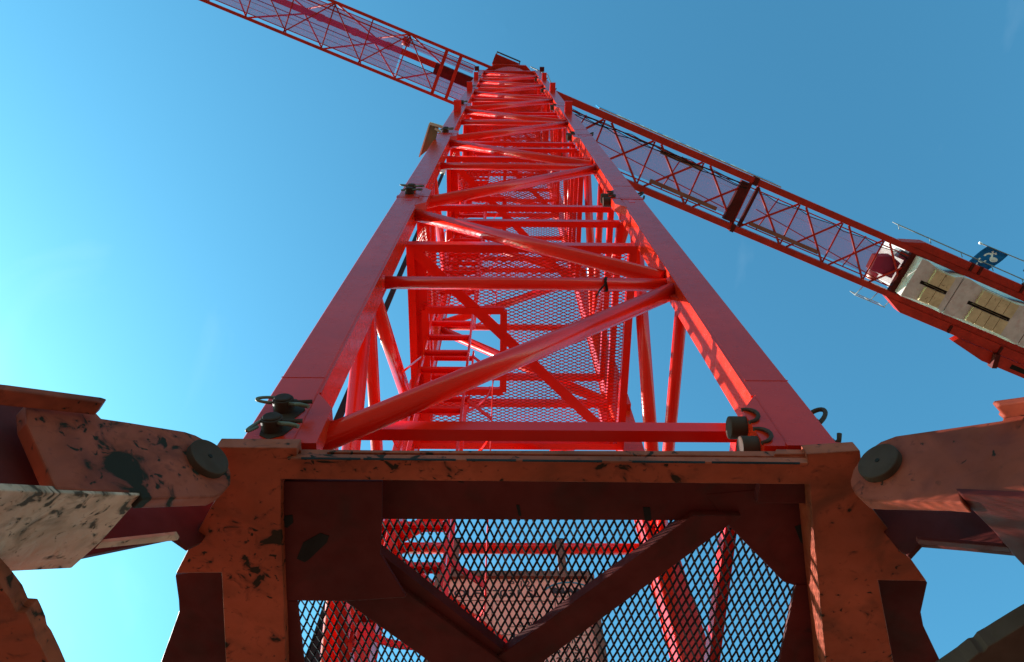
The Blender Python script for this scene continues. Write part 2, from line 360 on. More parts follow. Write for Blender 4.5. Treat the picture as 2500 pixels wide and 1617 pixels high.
# climbing lugs that stick out of the front legs high up
for i, z in ((2, 14.75), (3, 19.9), (4, 24.35)):
    for sx in (-1, 1):
        m = MB(); x = sx*(A-T*.55); zr = z-ZB-i*PITCH
        m.prism([(x-.065,-A-.21,zr),(x+.065,-A-.21,zr),(x+.065,-A-.21,zr+.05),(x-.065,-A-.21,zr+.05)], (0,.02,0))
        m.prism([(x-.063,-A-.20,zr),(x-.063,-A+.004,zr-.02),(x-.063,-A+.004,zr+.24),(x-.063,-A-.20,zr+.09)], (.126,0,0))
        m.build('climbing_lug', REDB, secs[i])
# crown of the mast: square-to-round adapter, slewing ring, turntable
ZT = NS*PITCH
head = empty('slewing_unit', crane, (0,0,ZT))
m = MB(); n = 40
def ring(r, z): return [Vector((r*math.cos(2*math.pi*i/n), r*math.sin(2*math.pi*i/n), z)) for i in range(n)]
def sq(a_, z):
    out = []
    for i in range(n):
        t = 2*math.pi*i/n; c, s_ = math.cos(t), math.sin(t); f = a_/max(abs(c), abs(s_)); out.append(Vector((c*f, s_*f, z)))
    return out
rings = [sq(A-.02, -.05), sq(A-.02, .22), ring(1.19, .50), ring(1.19, 1.0), ring(1.0, 1.0)]
for ra, rb in zip(rings, rings[1:]):
    m.add(ra+rb, [(i, (i+1)%n, n+(i+1)%n, n+i) for i in range(n)])
m.add(rings[0], [tuple(reversed(range(n)))])
m.build('slewing_adapter', RED, head)
m = MB(); m.tube((0,0,1.0), (0,0,1.119), 1.12, 48); m.build('slewing_ring', STEEL, head)
for sx, sy in ((-1,-1),(1,-1),(1,1),(-1,1)):
    m = MB(); m.box((sx*A-.13*(sx<0)-.02*(sx>0), sy*A-.13*(sy<0)-.02*(sy>0), -.35), (sx*A+.02*(sx<0)+.13*(sx>0), sy*A+.02*(sy<0)+.13*(sy>0), .03)); m.build('corner_bracket', REDD, head)
AZ = math.radians(68.75)
uj = Vector((math.sin(AZ), math.cos(AZ), 0)); nj = Vector((-math.cos(AZ), math.sin(AZ), 0))
def J(s, n_, z): return uj*s + nj*n_ + Vector((0,0,z))
zt = 1.12
m = MB()
oc = [(1.42*math.cos(math.radians(x)), 1.36*math.sin(math.radians(x))) for x in (-112, -64, -20, 25, 70, 112, 155, 200, 226)]
m.prism([(x, y, zt) for x, y in oc], (0,0,.55)); m.build('turntable', RED, head, .01)
m = MB(); m.prism([J(-1.06,-1.32,zt+.40), J(-.12,-1.32,zt+.40), J(-.12,-.95,zt+.40), J(-1.06,-.95,zt+.40)], (0,0,.05)); m.build('service_platform', JRED, head)
m = MB(); m.prism([J(-1.0,-1.29,zt+.46), J(-.16,-1.29,zt+.46), J(-.10,-.9,zt+.46), J(-1.06,-.9,zt+.46)], (0,0,.9)); m.build('machine_cover', JRED, head, .02)
m = MB()
for zz in (.75, 1.25): m.path([J(-1.04,-1.38,zt+zz), J(-.08,-1.38,zt+zz)], .02, 8)
for s in (-1.02, -.1): m.path([J(s,-1.30,zt+.42), J(s,-1.38,zt+1.27)], .018, 8)
m.build('handrail', STEEL, head)
m = MB()
for zz in (.6, 1.1): m.path([J(.35,-1.36,zt+zz), J(1.05,-1.34,zt+zz), J(1.35,-1.05,zt+zz)], .014, 6)
for s in (.4, .75, 1.04): m.path([J(s,-1.34,zt+.3), J(s,-1.36,zt+1.1)], .013, 6)
m.build('handrail', GALV, head)

# ------------------------------------------------------------------ jib (towards the upper left)
HJ = 31.0-ZB
jib = empty('jib', crane)
jib['label'] = 'slim triangular lattice jib with a dark wire mesh walkway'
JN = .865
s_in, s_out, step = -.95, -34.0, 1.42
for name, n_ in (('chord', -.815), ('chord', .885)):
    m = MB(); m.beam(J(s_in,n_,HJ), J(s_out,n_,HJ), .105, .115); m.build(name, JRED, jib)
m = MB(); m.beam(J(s_in-.2,.035,HJ+2.3), J(s_out,.035,HJ+2.3), .23, .20); m.build('top_chord', JRED, jib)
s = -2.75; i = 0; nodes_s = []
while s > s_out: nodes_s.append(s); s -= step
for i, s in enumerate(nodes_s[1:], 1):
    if i > 21: break
    m = MB(); m.tube(J(s,-.77,HJ+.01), J(s-.03,.84,HJ+.01), .024, 8); m.build('lattice_bar', JRED, jib)
    nx = nodes_s[i-1]
    a_, b_ = (J(s-.05,.83,HJ+.012), J(nx-.02,-.76,HJ+.012)) if i % 2 == 0 else (J(s-.02,-.76,HJ+.012), J(nx+.05,.83,HJ+.012))
    m = MB(); m.tube(a_, b_, .024, 8); m.build('lattice_bar', JRED, jib)
    # side lattice up to the top chord
    for n_ in (-.81, .88):
        lo = i % 2 == 1
        p = J(s if lo else nx, n_, HJ+.05); q = J(nx if lo else s, .035+math.copysign(.09, n_), HJ+2.25)
        m = MB(); m.tube(p, q, .032, 8); m.build('side_bar', JRED, jib)
for s in (-2.2, -2.75):
    m = MB(); m.beam(J(s,-.76,HJ-.01), J(s,.83,HJ-.01), .12, .16); m.build('cross_beam', JRED, jib)
for s0, s1, n0, n1 in ((-4.3, s_out, -.64, .70), (-1.6, -4.24, .18, .70), (-1.6, -4.24, -.62, -.35)):
    m = MB(); m.prism([J(s0,n0,HJ+.075), J(s1,n0,HJ+.075), J(s1,n1,HJ+.075), J(s0,n1,HJ+.075)], (0,0,.006)); m.build('walkway_mesh', GRATE, jib)
for n_, r in ((-.655,.016),(.715,.016),(.30,.007),(.50,.007),(-.42,.007),(-.52,.024)):
    m = MB(); m.beam(J(-1.6,n_,HJ+.06), J(s_out,n_,HJ+.06), 2*r, 2*r); m.build('walkway_edge', JRED, jib)
m = MB(); m.beam(J(-1.4,.24,HJ+1.1), J(s_out,.24,HJ+1.1), .03, .03); m.build('hoist_rope', STEEL, jib)
m = MB(); m.beam(J(-1.5,.02,HJ+.7), J(-3.0,.02,HJ+.7), .42, .45); m.build('trolley_winch', REDD, jib)
m = MB(); m.tube(J(-4.25,-.62,HJ+.25), J(-4.25,-.34,HJ+.25), .15, 16); m.build('rope_sheave', JRED, jib)
for s in (-5.0, -6.35, -7.75):
    m = MB(); m.prism([J(s,-.10,HJ+2.08), J(s-.16,-.10,HJ+2.08), J(s-.16,.17,HJ+2.08), J(s,.17,HJ+2.08)], (0,0,.45)); m.build('chord_clamp', JRED, jib)
m = MB(); m.box((0,0,0),(0.01,.01,.01)); m = None

# ------------------------------------------------------------------ counter-jib (towards the lower right)
cj = empty('counter_jib', crane)
cj['label'] = 'broad counter-jib of two heavy beams with crossed bracing'
def K(s, n_, z=0): return J(s, n_+.14+.0118*s, HJ+z)
S1 = 27.5
for n_ in (-.985, .985):
    m = MB(); m.beam(K(1.2,n_,.16), K(10.02,n_,.16), .25, .34); m.beam(K(10.06,n_*1.0,.16), K(S1,n_,.16), .25, .34); m.build('main_beam', JRED, cj, .008)
    m = MB(); m.beam(K(9.96,n_,.13), K(10.12,n_,.13), .32, .42); m.build('splice_plate', REDD, cj)
for n_ in (-.70, .70):
    m = MB(); m.beam(K(1.6,n_,.06), K(17.6,n_,.06), .045, .06); m.build('walkway_edge', JRED, cj)
m = MB(); m.beam(K(1.6,-.14,.10), K(9.6,.42,.10), .035, .05); m.beam(K(10.6,-.02,.10), K(17.4,.72,.10), .035, .05); m.build('rod', JRED, cj)
NN = [1.9, 3.75, 5.85, 7.95, 10.05, 12.2, 14.15, 16.05, 18.0]
F_ = lambda k: -.84
for i in range(len(NN)-1):
    p0, p1 = NN[i], NN[i+1]; mid = (p0+p1)/2
    m = MB(); m.tube(K(p0+.16,-.85,.02), K(p1-.12,.85,.02), .045, 8); m.build('lattice_bar', JRED, cj)
    m = MB(); m.tube(K(p1-.16,-.85,.04), K(p0+.22,.85,.04) if i != 3 else K(p0+.25,.85,.04), .045, 8); m.build('lattice_bar', JRED, cj)
    m = MB(); m.tube(K(p1-.10,-.85,.06), K(p1-.06,.85,.06), .036, 8); m.build('lattice_bar', JRED, cj)
    if i % 2 == 0:
        m = MB(); m.tube(K(mid+.1,-.75,.10), K(mid-.15,.72,.10), .026, 8); m.build('lattice_bar', JRED, cj)
m = MB(); m.beam(K(9.72,-.83,.08), K(9.72,.80,.08), .40, .24); m.beam(K(10.25,-.83,.05), K(10.25,.83,.05), .12, .16); m.build('cross_beam', REDD, cj)
m = MB(); m.prism([K(1.6,-.62,.12), K(17.5,-.62,.12), K(17.5,.60,.12), K(1.6,.60,.12)], (0,0,.006)); m.build('walkway_mesh', GRATE2, cj)
for s0, s1, n_ in ((6.2, 9.1, .56), (10.6, 13.7, .57), (6.1, 7.9, -.60)):
    m = MB(); m.beam(K(s0,n_,.02), K(s1,n_,.02), .15, .10); m.build('cable_tray', FRAME, cj)
m = MB()
for j in range(4):
    pts = [K(1.8+i*.5, -.66+.05*j-.10*abs(math.sin(i*1.3+j)), .0-.05*abs(math.sin(i*.9+j))) for i in range(17)]
    m.path(pts, .014+.004*(j % 2), 6)
m.build('power_cable', BLACK, cj)
m = MB(); m.path([K(10.2+i*.5, -.62-.05*math.sin(i*2.1), .02) for i in range(15)], .016, 6); m.build('power_cable', BLACK, cj)
m = MB(); m.path([K(2,-.50,.3), K(17.5,-.25,.3)], .007, 5); m.build('safety_line', GALV, cj)
# beside the ballast: wide side girders, cross girder, winch
for n0, n1, sa, sb in ((-1.115, -1.43, 16.6, S1), (1.115, 1.50, 17.2, S1)):
    m = MB(); m.prism([K(sa,n0,-.06), K(sa+.9,n1,-.06), K(sb,n1,-.06), K(sb,n0,-.06)], (0,0,.55)); m.build('side_girder', JRED, cj, .008)
for s, n_ in ((19.75, -1.29), (20.15,-1.29), (20.4, 1.33), (22.9, 1.33), (22.2,-1.29)):
    m = MB(); m.beam(K(s,n_-.17,-.02), K(s,n_+.17,-.02), .12, .16); m.build('girder_bracket', REDD, cj)
m = MB(); m.beam(K(17.72,-.86,.02), K(17.72,.86,.02), .14, .30); m.beam(K(17.36,-.86,.06), K(17.36,.86,.06), .34, .20); m.build('cross_girder', REDD, cj)
m = MB(); m.prism([K(16.15,-.18,.28), K(16.75,-.42,.28), K(17.2,-.3,.28), K(17.2,.40,.28), K(16.2,.42,.28)], (0,0,.5)); m.build('hoist_winch', REDD, cj, .02)
m = MB(); m.tube(K(16.5,.45,.5), K(16.5,.78,.5), .2, 20); m.build('winch_motor', paint('salmon_paint', (.62,.22,.18), .4), cj)
m = MB(); m.prism([K(17.0,-.78,.4), K(17.5,-.78,.4), K(17.5,-.45,.4), K(17.0,-.45,.4)], (0,0,.5)); m.build('control_box', GALV, cj)
m = MB()
for n_, s0, s1 in ((-1.62, 16.4, S1), (1.62, 16.3, 17.75)):
    for zz in (.55, 1.05): m.path([K(s0,n_,zz), K(s1,n_,zz)], .020, 6)
    s = s0
    while s < s1:
        m.path([K(s,n_+(.14 if n_ < 0 else -.52),.3), K(s,n_,.55), K(s,n_,1.05)], .018, 6); s += (1.5 if n_ < 0 else .7)
m.build('handrail', GALV, cj)
# the box on an outrigger at the far lower edge
m = MB(); m.prism([K(20.95,1.53,-.12), K(20.8,1.74,-.12), K(22.4,2.02,-.12), K(S1,2.02,-.12), K(S1,1.53,-.12)], (0,0,.35)); m.build('service_platform', JRED, cj)
for s in (23.7, 24.9):
    m = MB(); m.prism([K(s,1.66,-.123), K(s+.85,1.66,-.123), K(s+.85,1.86,-.123), K(s,1.86,-.123)], (0,0,.003)); m.build('drain_slot', BLACK, cj)
m = MB(); m.beam(K(22.75,1.5,-.16), K(22.95,2.08,-.16), .22, .34); m.build('girder_bracket', REDD, cj)
m = MB(); m.box((0,0,0),(1,1,1)); m = MB()
m.prism([K(22.4,-1.45,-.05), K(23.4,-1.45,-.05), K(23.4,-2.0,-.05), K(22.9,-2.05,-.05)], (0,0,.5)); m.build('hoist_bracket', REDD, cj)
m = MB(); m.path([K(22.7,-1.75,.6), K(22.5,-2.25,.9), K(23.3,-2.35,.9), K(23.5,-2.0,.6)], .03, 6); m.path([K(22.5,-2.25,.9), K(22.2,-1.95,.5), K(22.9,-1.8,.4)], .02, 6); m.build('handrail', STEEL, cj)

# ------------------------------------------------------------------ counterweight slabs hanging between the beams
def at_crane(o): o.location = (XC, YC, ZB); return o
def slab(s0, s1, nlo, nhi, lo0, lo1, rows, label):
    t = at_crane(empty('counterweight_slab')); tag(t, label, 'counterweight', 'concrete slabs at the end of the counter-jib')
    m = MB()
    zb = -.55; s0, s1, lo0, lo1 = (v_*.976 for v_ in (s0, s1, lo0, lo1))
    pl = [K(s0,nlo,zb), K(s0+.25,nlo-.02,zb), K(lo0+.1,nlo+.10,zb), K(lo1,nlo+.14,zb), K(s1,nlo,zb), K(s1,nhi-.09,zb), K(lo1,nhi-.14,zb), K(lo0,nhi-.10,zb), K(s0,nhi-.04,zb)]
    m.prism(pl, (0,0,3.2)); m.build('slab', CONC, t, .02)
    m = MB()
    for e0, e1, w0, w1 in ((s0+.05, lo0, .0, .09), (lo0, lo1, .09, .12), (lo1, s1-.05, .12, .0)):
        p_ = [K(e0,nhi-.10-w0,zb+.001), K(e0,nhi-.02,zb+.001+w0*2.0+.02), K(e0,nhi-.14-w0,zb+.3)]; q_ = [K(e1,nhi-.10-w1,zb+.001), K(e1,nhi-.02,zb+.001+w1*2.0+.02), K(e1,nhi-.14-w1,zb+.3)]
        m.add(p_+q_, [(0,1,4,3),(1,2,5,4),(2,0,3,5),(2,1,0),(3,4,5)])
    m.build('edge_strip', CONC, t)
    d = (lo1-lo0)/rows
    for side in (-1, 1):
        for r_ in range(rows):
            a0, a1 = lo0+r_*d+.012, lo0+(r_+1)*d-.012
            n0, n1 = ((nlo+.16), -.085) if side < 0 else (.085, nhi-.16)
            m = MB(); m.prism([K(a0,n0,-.69), K(a1,n0,-.69), K(a1,n1,-.69), K(a0,n1,-.69)], (0,0,.139)); m.build('foot_block', TAN, t, .012)
    m = MB(); m.prism([K(lo0-.25,-.07,-.558), K(lo1+.05,-.07,-.558), K(lo1+.05,.07,-.558), K(lo0-.25,.07,-.558)], (0,0,.006)); m.build('lifting_slot', BLACK, t)
    m = MB(); m.path([K(lo0-.1,-.03,-.60), K(lo1-.1,.02,-.61)], .02, 6); m.build('lifting_eye', WIRE, t)
slab(17.85, 19.85, -.84, .84, 18.55, 19.5, 2, 'pale concrete counterweight nearest the mast with four tan feet')
slab(19.9, 23.6, -.84, .84, 20.85, 22.6, 4, 'long pink stained concrete counterweight with two rows of tan feet')
slab(23.65, 26.8, -.84, .84, 24.2, 26.3, 3, 'concrete counterweight cut by the right edge of the photo')

# ------------------------------------------------------------------ flag on the counter-jib
fl = at_crane(empty('flag')); tag(fl, 'small dark blue flag with white letters on a pole above the counter-jib', 'flag')
m = MB(); m.path([K(20.9,-2.24,2.05), K(22.1,-2.27,2.0), K(25.5,-2.35,1.9)], .026, 8); m.build('flag_pole', GALV, fl)
m = MB(); m.tube(K(20.86,-2.24,2.05), K(20.98,-2.24,2.05), .05, 10); m.build('pole_cap', WHITE, fl)
def FP(u, v, lift=0.):   # u along the pole 0..1, v down the cloth 0..1
    return K(21.25+1.05*u-.62*v, -2.25+1.02*v, 2.0-.22*v+.045*math.sin(5*v+3*u)+.03*math.sin(9*u)*v-lift)
m = MB(); nu, nv = 12, 14
m.add([FP(i/nu, j/nv) for j in range(nv+1) for i in range(nu+1)], [(j*(nu+1)+i, j*(nu+1)+i+1, (j+1)*(nu+1)+i+1, (j+1)*(nu+1)+i) for j in range(nv) for i in range(nu)], True)
o = m.build('cloth', BLUE, fl); md = o.modifiers.new('t', 'SOLIDIFY'); md.thickness = .004
def fmark(fn, name='printed_letter'):
    m = MB(); fn(m); return m.build(name, WHITE, fl)
def blob(cu, cv, ru, rv, rot=0):
    def f(m):
        P = [FP(cu+ru*math.cos(t)*math.cos(rot)-rv*math.sin(t)*math.sin(rot), cv+ru*math.cos(t)*math.sin(rot)+rv*math.sin(t)*math.cos(rot), .012) for t in [2*math.pi*i/16 for i in range(16)]]
        m.add(P, [tuple(range(16))])
    return f
def stroke(pts, wd):
    def f(m):
        L_ = len(pts)
        vs = []
        for i, (u, v) in enumerate(pts):
            a_, b_ = pts[max(0, i-1)], pts[min(L_-1, i+1)]; du, dv = b_[0]-a_[0], b_[1]-a_[1]; l = math.hypot(du, dv); 
            vs += [FP(u-dv/l*wd/2, v+du/l*wd/2, .012), FP(u+dv/l*wd/2, v-du/l*wd/2, .012)]
        m.add(vs, [(2*i, 2*i+1, 2*i+3, 2*i+2) for i in range(L_-1)])
    return f
fmark(blob(.70, .40, .17, .11))
fmark(stroke([(.42+.13*math.cos(t), .36-.13*math.sin(t)) for t in [math.radians(a_) for a_ in range(-20, 201, 20)]], .075))
fmark(stroke([(.36+.12*math.cos(t), .58+.10*math.sin(t)) for t in [math.radians(a_) for a_ in range(-20, 201, 20)]], .07))
fmark(stroke([(.38, .10), (.48, .20), (.55, .12), (.60, .18)], .07))
fmark(stroke([(.30, .76), (.36, .82), (.26, .88), (.34, .95)], .06))
fmark(blob(.22, .96, .10, .045))
# blue lettered board along the near beam of the counter-jib
bn = at_crane(empty('banner_board')); tag(bn, 'light blue board with white rounded letters along the top beam of the counter-jib', 'banner')
m = MB(); m.prism([K(3.3,-1.16,.40), K(11.2,-1.16,.40), K(11.2,-1.16,1.55), K(3.3,-1.16,1.55)], nj*.03); m.build('panel', SKYB, bn)
for i in range(6):
    m = MB(); c = 4.5+i*1.0
    o2 = [(c+.40*math.cos(t), .98+.40*math.sin(t)) for t in [2*math.pi*k/24 for k in range(24)]]; i2 = [(c+.21*math.cos(t), .98+.21*math.sin(t)) for t in [2*math.pi*k/24 for k in range(24)]]
    vs = [K(a_, -1.164, b_) for a_, b_ in o2] + [K(a_, -1.164, b_) for a_, b_ in i2]
    m.add(vs, [(k, (k+1)%24, 24+(k+1)%24, 24+k) for k in range(24)]); m.build('printed_letter', WHITE, bn)
m = MB(); m.beam(K(3.3,-1.15,.38), K(11.2,-1.15,.38), .05, .05); m.build('panel_frame', BOARD, bn)

# ------------------------------------------------------------------ load chart hanging at the back of the mast
sg = empty('load_chart_board', loc=(0,0,0)); tag(sg, 'salmon load chart board in a brown frame hung inside the mast behind the mesh', 'sign')
sx0, sx1, sz0, sz1, sy = -.405, .585, 3.32, 4.50, 3.50
m = MB(); m.box((sx0,sy,sz0), (sx1,sy+.02,sz1)); m.build('board', SIGN, sg)
m = MB()
for a_, b_ in (((sx0-.012,sz1+.004),(sx1+.012,sz1+.004)),((sx0-.012,sz0),(sx1+.012,sz0))): m.beam((a_[0],sy,a_[1]), (b_[0],sy,b_[1]), .05, .055)
for x in (sx0-.018, sx1+.018): m.beam((x,sy,sz0), (x,sy,sz1), .05, .06)
m.build('frame', FRAME, sg)
for x in (-.33, .42):
    m = MB(); m.box((x-.028,sy-.03,sz1-.04), (x+.028,sy-.016,sz1+.40)); m.box((x-.028,sy-.03,sz1+.385), (x+.028,sy+.085,sz1+.40)); m.build('hanging_strap', FRAME, sg)
def text(body, x, z, size, mat=INK, bold=0., name='lettering', sxx=1.):
    cu = bpy.data.curves.new(name, 'FONT'); cu.body = body; cu.size = size; cu.offset = bold; cu.extrude = .0005; cu.align_x = 'CENTER'
    fo = bpy.data.objects.new(name, cu); col.objects.link(fo); bpy.context.view_layer.update()
    me = bpy.data.meshes.new_from_object(fo.evaluated_get(bpy.context.evaluated_depsgraph_get())); bpy.data.objects.remove(fo); bpy.data.curves.remove(cu)
    me.materials.clear(); me.materials.append(mat); o = bpy.data.objects.new(name, me); col.objects.link(o); o.parent = sg
    o.location = (x, sy-.0025, z); o.rotation_euler = (math.radians(90), 0, 0); o.scale = (sxx, 1, 1)
    return o
text('P 12', .12, 4.395, .085); text('WOLFF 7031 SL', -.08, 4.29, .100, bold=.0012, sxx=1.0)
text('MAN', .45, 4.33, .075, bold=.006, sxx=1.3); text('WOLFFKRAN', .45, 4.285, .030)
text('6 n', .15, 4.02, .075); text('152', .13, 3.885, .10, bold=.001); text('47', .03, 3.80, .09); text('6,1', .22, 3.80, .08)
for r_, row in enumerate(('3,0  5,17', '2,4  5,7 5,1', '2,2  2,2 4,0', '0,6  0,5 0,3', '1,8  1,6 1,5')):
    text(row, .36, 3.87-.085*r_, .075); text(('9,1 7,5', '8,4 6,8', '7,7 6,2', '6,9 5,6', '6,2 5,0')[r_], -.15, 3.83-.085*r_, .07)
m = MB(); m.strip([(.45+.19*math.cos(t), sy-.0022, 4.27+.17*math.sin(t)) for t in [math.radians(a_) for a_ in range(25, 160, 9)]], .003, .012, (0,1,0)); m.build('printed_arc', TEAL, sg)
m = MB()
for p, q in (((-.06,4.25),(.35,4.25)),((.35,4.25),(.35,3.94)),((-.06,3.94),(.55,3.94)),((-.06,4.25),(-.06,3.4)),((-.38,4.255),(-.08,4.255)),((-.36,4.12),(-.08,4.12)),((.06,4.09),(.20,4.09)),((.06,4.09),(.06,4.01)),((.06,4.01),(.20,4.01)),((.20,4.09),(.20,4.01))):
    m.beam((p[0],sy-.002,p[1]), (q[0],sy-.002,q[1]), .003, .003)
for t in [math.radians(a_) for a_ in range(10, 171, 20)]:
    m.beam((-.22,sy-.002,4.06), (-.22+.13*math.cos(t), sy-.002, 4.06+.13*math.sin(t)), .002, .002)
m.build('printed_lines', INK, sg)

# ------------------------------------------------------------------ small things fixed to the mast
bd = empty('notice_board', loc=(0,0,0)); tag(bd, 'cream and brown board fixed outside the left side of the mast', 'board')
q = [(-1.006,1.207,11.000),(-1.159,1.653,11.000),(-0.956,1.498,11.000),(-0.890,1.265,11.000)]
m = MB(); m.prism(q, (0,0,.05)); m.build('panel', WOOD, bd)
e = [(-1.006,1.207,11.000),(-0.835,1.255,11.000),(-0.841,1.291,11.000),(-0.939,1.271,11.000),(-0.890,1.297,11.000),(-0.955,1.482,11.000),(-0.913,1.330,11.000)]
m = MB(); m.beam(Vector(e[0])+Vector((0,0,-.01)), Vector(e[1])+Vector((0,0,-.01)), .035, .05); m.beam(e[3], Vector(e[4])+Vector((.03,.03,0)), .03, .05); m.beam(e[0], q[1], .018, .06); m.build('panel_frame', BOARD, bd)
f = [(-1.249,2.600,15.944),(-1.153,2.600,15.950),(-1.142,2.600,15.238),(-1.241,2.600,15.416)]
m = MB(); m.prism(f, (0,.03,0)); m.build('panel_corner', BOARD, bd)
for nm, lab, pts, r in (('power_cable', 'dark power cable running down the left side of the mast', [(-.985,2.20,4.2),(-.985,2.20,9.5),(-1.0,2.22,13)], .022),
                        ('power_cable', 'dark cable seen low through the left corner of the base mesh', [(-1.06,3.25,2.9),(-1.02,3.25,3.6),(-1.0,3.25,5.2)], .05)):
    m = MB(); m.beam(pts[0], pts[1], 2*r, .02, (0,1,0)); m.beam(pts[1], pts[2], 2*r, .02, (0,1,0)); tag(m.build(nm, BLACK, None), lab, 'cable')
m = MB(); zz = ZB+ZM
cx = [(0.647,1.510,4.861)][0][0]
m.strip([(cx+.046*0+.006*math.sin(t*2), YC-PL-.0465*math.sin(t), zz+.0465*math.cos(t)) for t in [2*math.pi*i/20 for i in range(21)]], .018, .003, (1,0,0))
m.strip([(cx-.005, YC-PL-.02, zz-.046), (cx-.05, YC-PL+.01, zz-.10), (cx-.075, YC-PL+.03, zz-.16)], .014, .004, (0,1,0))
tag(m.build('cable_tie', BLACK), 'black strap tied round the lowest red cross tube of the mast', 'strap')

# ------------------------------------------------------------------ the old orange base under the mast
base = empty('crane_base', loc=(0,0,0)); tag(base, 'old orange brown base frame with peeling paint and arms pinned at both sides', 'crane base')
ZU = 2.46
def plate(name, pts, off, mat, bev=.004, parent=base, label=None):
    m = MB(); m.prism(pts, off); return m.build(name, mat, parent, bev, label=label)
# frame seen from below: front beam, side beams
plate('bottom_frame', [(-0.998,1.373,2.458),(-0.715,1.374,2.458),(-0.718,1.408,2.458),(-0.764,1.415,2.458),(1.075,1.424,2.458),(1.067,1.386,2.458),(1.252,1.371,2.458),(1.309,1.576,2.458),(1.479,1.777,2.458),(1.595,1.925,2.458),(1.412,1.922,2.458),(1.540,2.310,2.458),(1.656,2.784,2.458),(1.371,2.784,2.458),(1.273,2.311,2.458),(1.121,1.640,2.458),(1.096,1.509,2.458),(-0.782,1.500,2.458),(-0.797,1.652,2.458),(-0.837,2.320,2.458),(-0.868,2.790,2.458),(-1.115,2.791,2.458),(-1.071,2.320,2.458),(-1.038,1.900,2.458),(-1.207,1.904,2.458),(-1.142,1.788,2.458),(-1.043,1.617,2.458),(-0.969,1.510,2.458)], (0,0,.066), RUST)
plate('top_flange', [(-0.746,1.405,2.440),(1.062,1.405,2.429),(1.076,1.405,2.468),(-0.755,1.405,2.473)], (0,.008,0), RUST, .003)
fl_ = [(-0.620,1.408,2.491),(1.206,1.408,2.479),(1.222,1.408,2.521),(-0.623,1.408,2.505)]
plate('top_flange', fl_, (0,.02,0), RUST, .003)
for a_, b_ in ((700, 838), (845, 1060), (1085, 1200), (1215, 1400), (1470, 1640), (1655, 1860)):
    pass
for p in ([(-0.699,1.402,2.444),(-0.493,1.402,2.442),(-0.491,1.402,2.430),(-0.696,1.402,2.431)],[(-0.483,1.402,2.442),(-0.162,1.402,2.439),(-0.161,1.402,2.427),(-0.481,1.402,2.430)],[(-0.125,1.402,2.439),(0.047,1.402,2.438),(0.047,1.402,2.425),(-0.124,1.402,2.427)],[(0.070,1.402,2.437),(0.346,1.402,2.435),(0.345,1.402,2.423),(0.069,1.402,2.425)],[(0.451,1.402,2.434),(0.705,1.402,2.432),(0.702,1.402,2.420),(0.449,1.402,2.422)],[(0.728,1.402,2.432),(1.035,1.402,2.429),(1.030,1.402,2.417),(0.725,1.402,2.420)],):
    plate('drain_slot', p, (0,.002,0), BLACK, 0)
# darker plates above, carrying the mesh guard
ZD = 2.60
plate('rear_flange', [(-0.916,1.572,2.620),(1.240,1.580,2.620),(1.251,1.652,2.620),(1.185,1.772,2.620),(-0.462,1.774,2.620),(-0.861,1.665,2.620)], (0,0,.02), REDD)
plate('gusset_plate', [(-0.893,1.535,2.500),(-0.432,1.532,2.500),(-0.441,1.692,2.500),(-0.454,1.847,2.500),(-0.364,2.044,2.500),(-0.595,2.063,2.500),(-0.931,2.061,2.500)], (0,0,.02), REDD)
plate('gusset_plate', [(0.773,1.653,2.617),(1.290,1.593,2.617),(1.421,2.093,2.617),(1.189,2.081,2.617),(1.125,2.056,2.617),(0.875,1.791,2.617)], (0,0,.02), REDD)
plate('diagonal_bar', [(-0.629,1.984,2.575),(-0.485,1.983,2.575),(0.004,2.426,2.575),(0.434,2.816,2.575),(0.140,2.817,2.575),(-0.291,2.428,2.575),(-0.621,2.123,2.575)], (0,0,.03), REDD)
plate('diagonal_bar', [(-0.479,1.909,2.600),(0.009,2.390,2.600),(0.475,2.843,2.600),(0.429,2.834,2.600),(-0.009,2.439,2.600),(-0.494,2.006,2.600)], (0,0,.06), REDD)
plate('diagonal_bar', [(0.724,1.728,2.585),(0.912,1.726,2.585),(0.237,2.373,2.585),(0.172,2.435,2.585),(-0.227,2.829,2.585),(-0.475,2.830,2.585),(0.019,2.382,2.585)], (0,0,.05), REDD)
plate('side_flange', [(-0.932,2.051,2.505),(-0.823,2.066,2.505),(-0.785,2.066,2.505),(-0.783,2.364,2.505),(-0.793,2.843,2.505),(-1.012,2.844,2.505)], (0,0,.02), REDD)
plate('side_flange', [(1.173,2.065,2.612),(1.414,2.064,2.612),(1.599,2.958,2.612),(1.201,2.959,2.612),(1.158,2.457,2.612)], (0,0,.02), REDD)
# webs standing on the inner edges of the side beams
wl = [(-0.784,1.502,2.459),(-0.837,2.321,2.459),(-0.869,2.791,2.459)]; wr = [(1.099,1.512,2.459),(1.122,1.641,2.459),(1.273,2.312,2.459),(1.371,2.785,2.459)]
for chain, sgn in ((wl, -1), (wr, 1)):
    m = MB()
    for p, q_ in zip(chain, chain[1:]):
        m.prism([(p[0]+sgn*.002,p[1],2.461), (q_[0]+sgn*.002,q_[1],2.461), (q_[0]+sgn*.002,q_[1],2.498 if sgn < 0 else 2.615), (p[0]+sgn*.002,p[1],2.498 if sgn < 0 else 2.615)], (sgn*.012,0,0))
    m.build('web_plate', RUST, base)
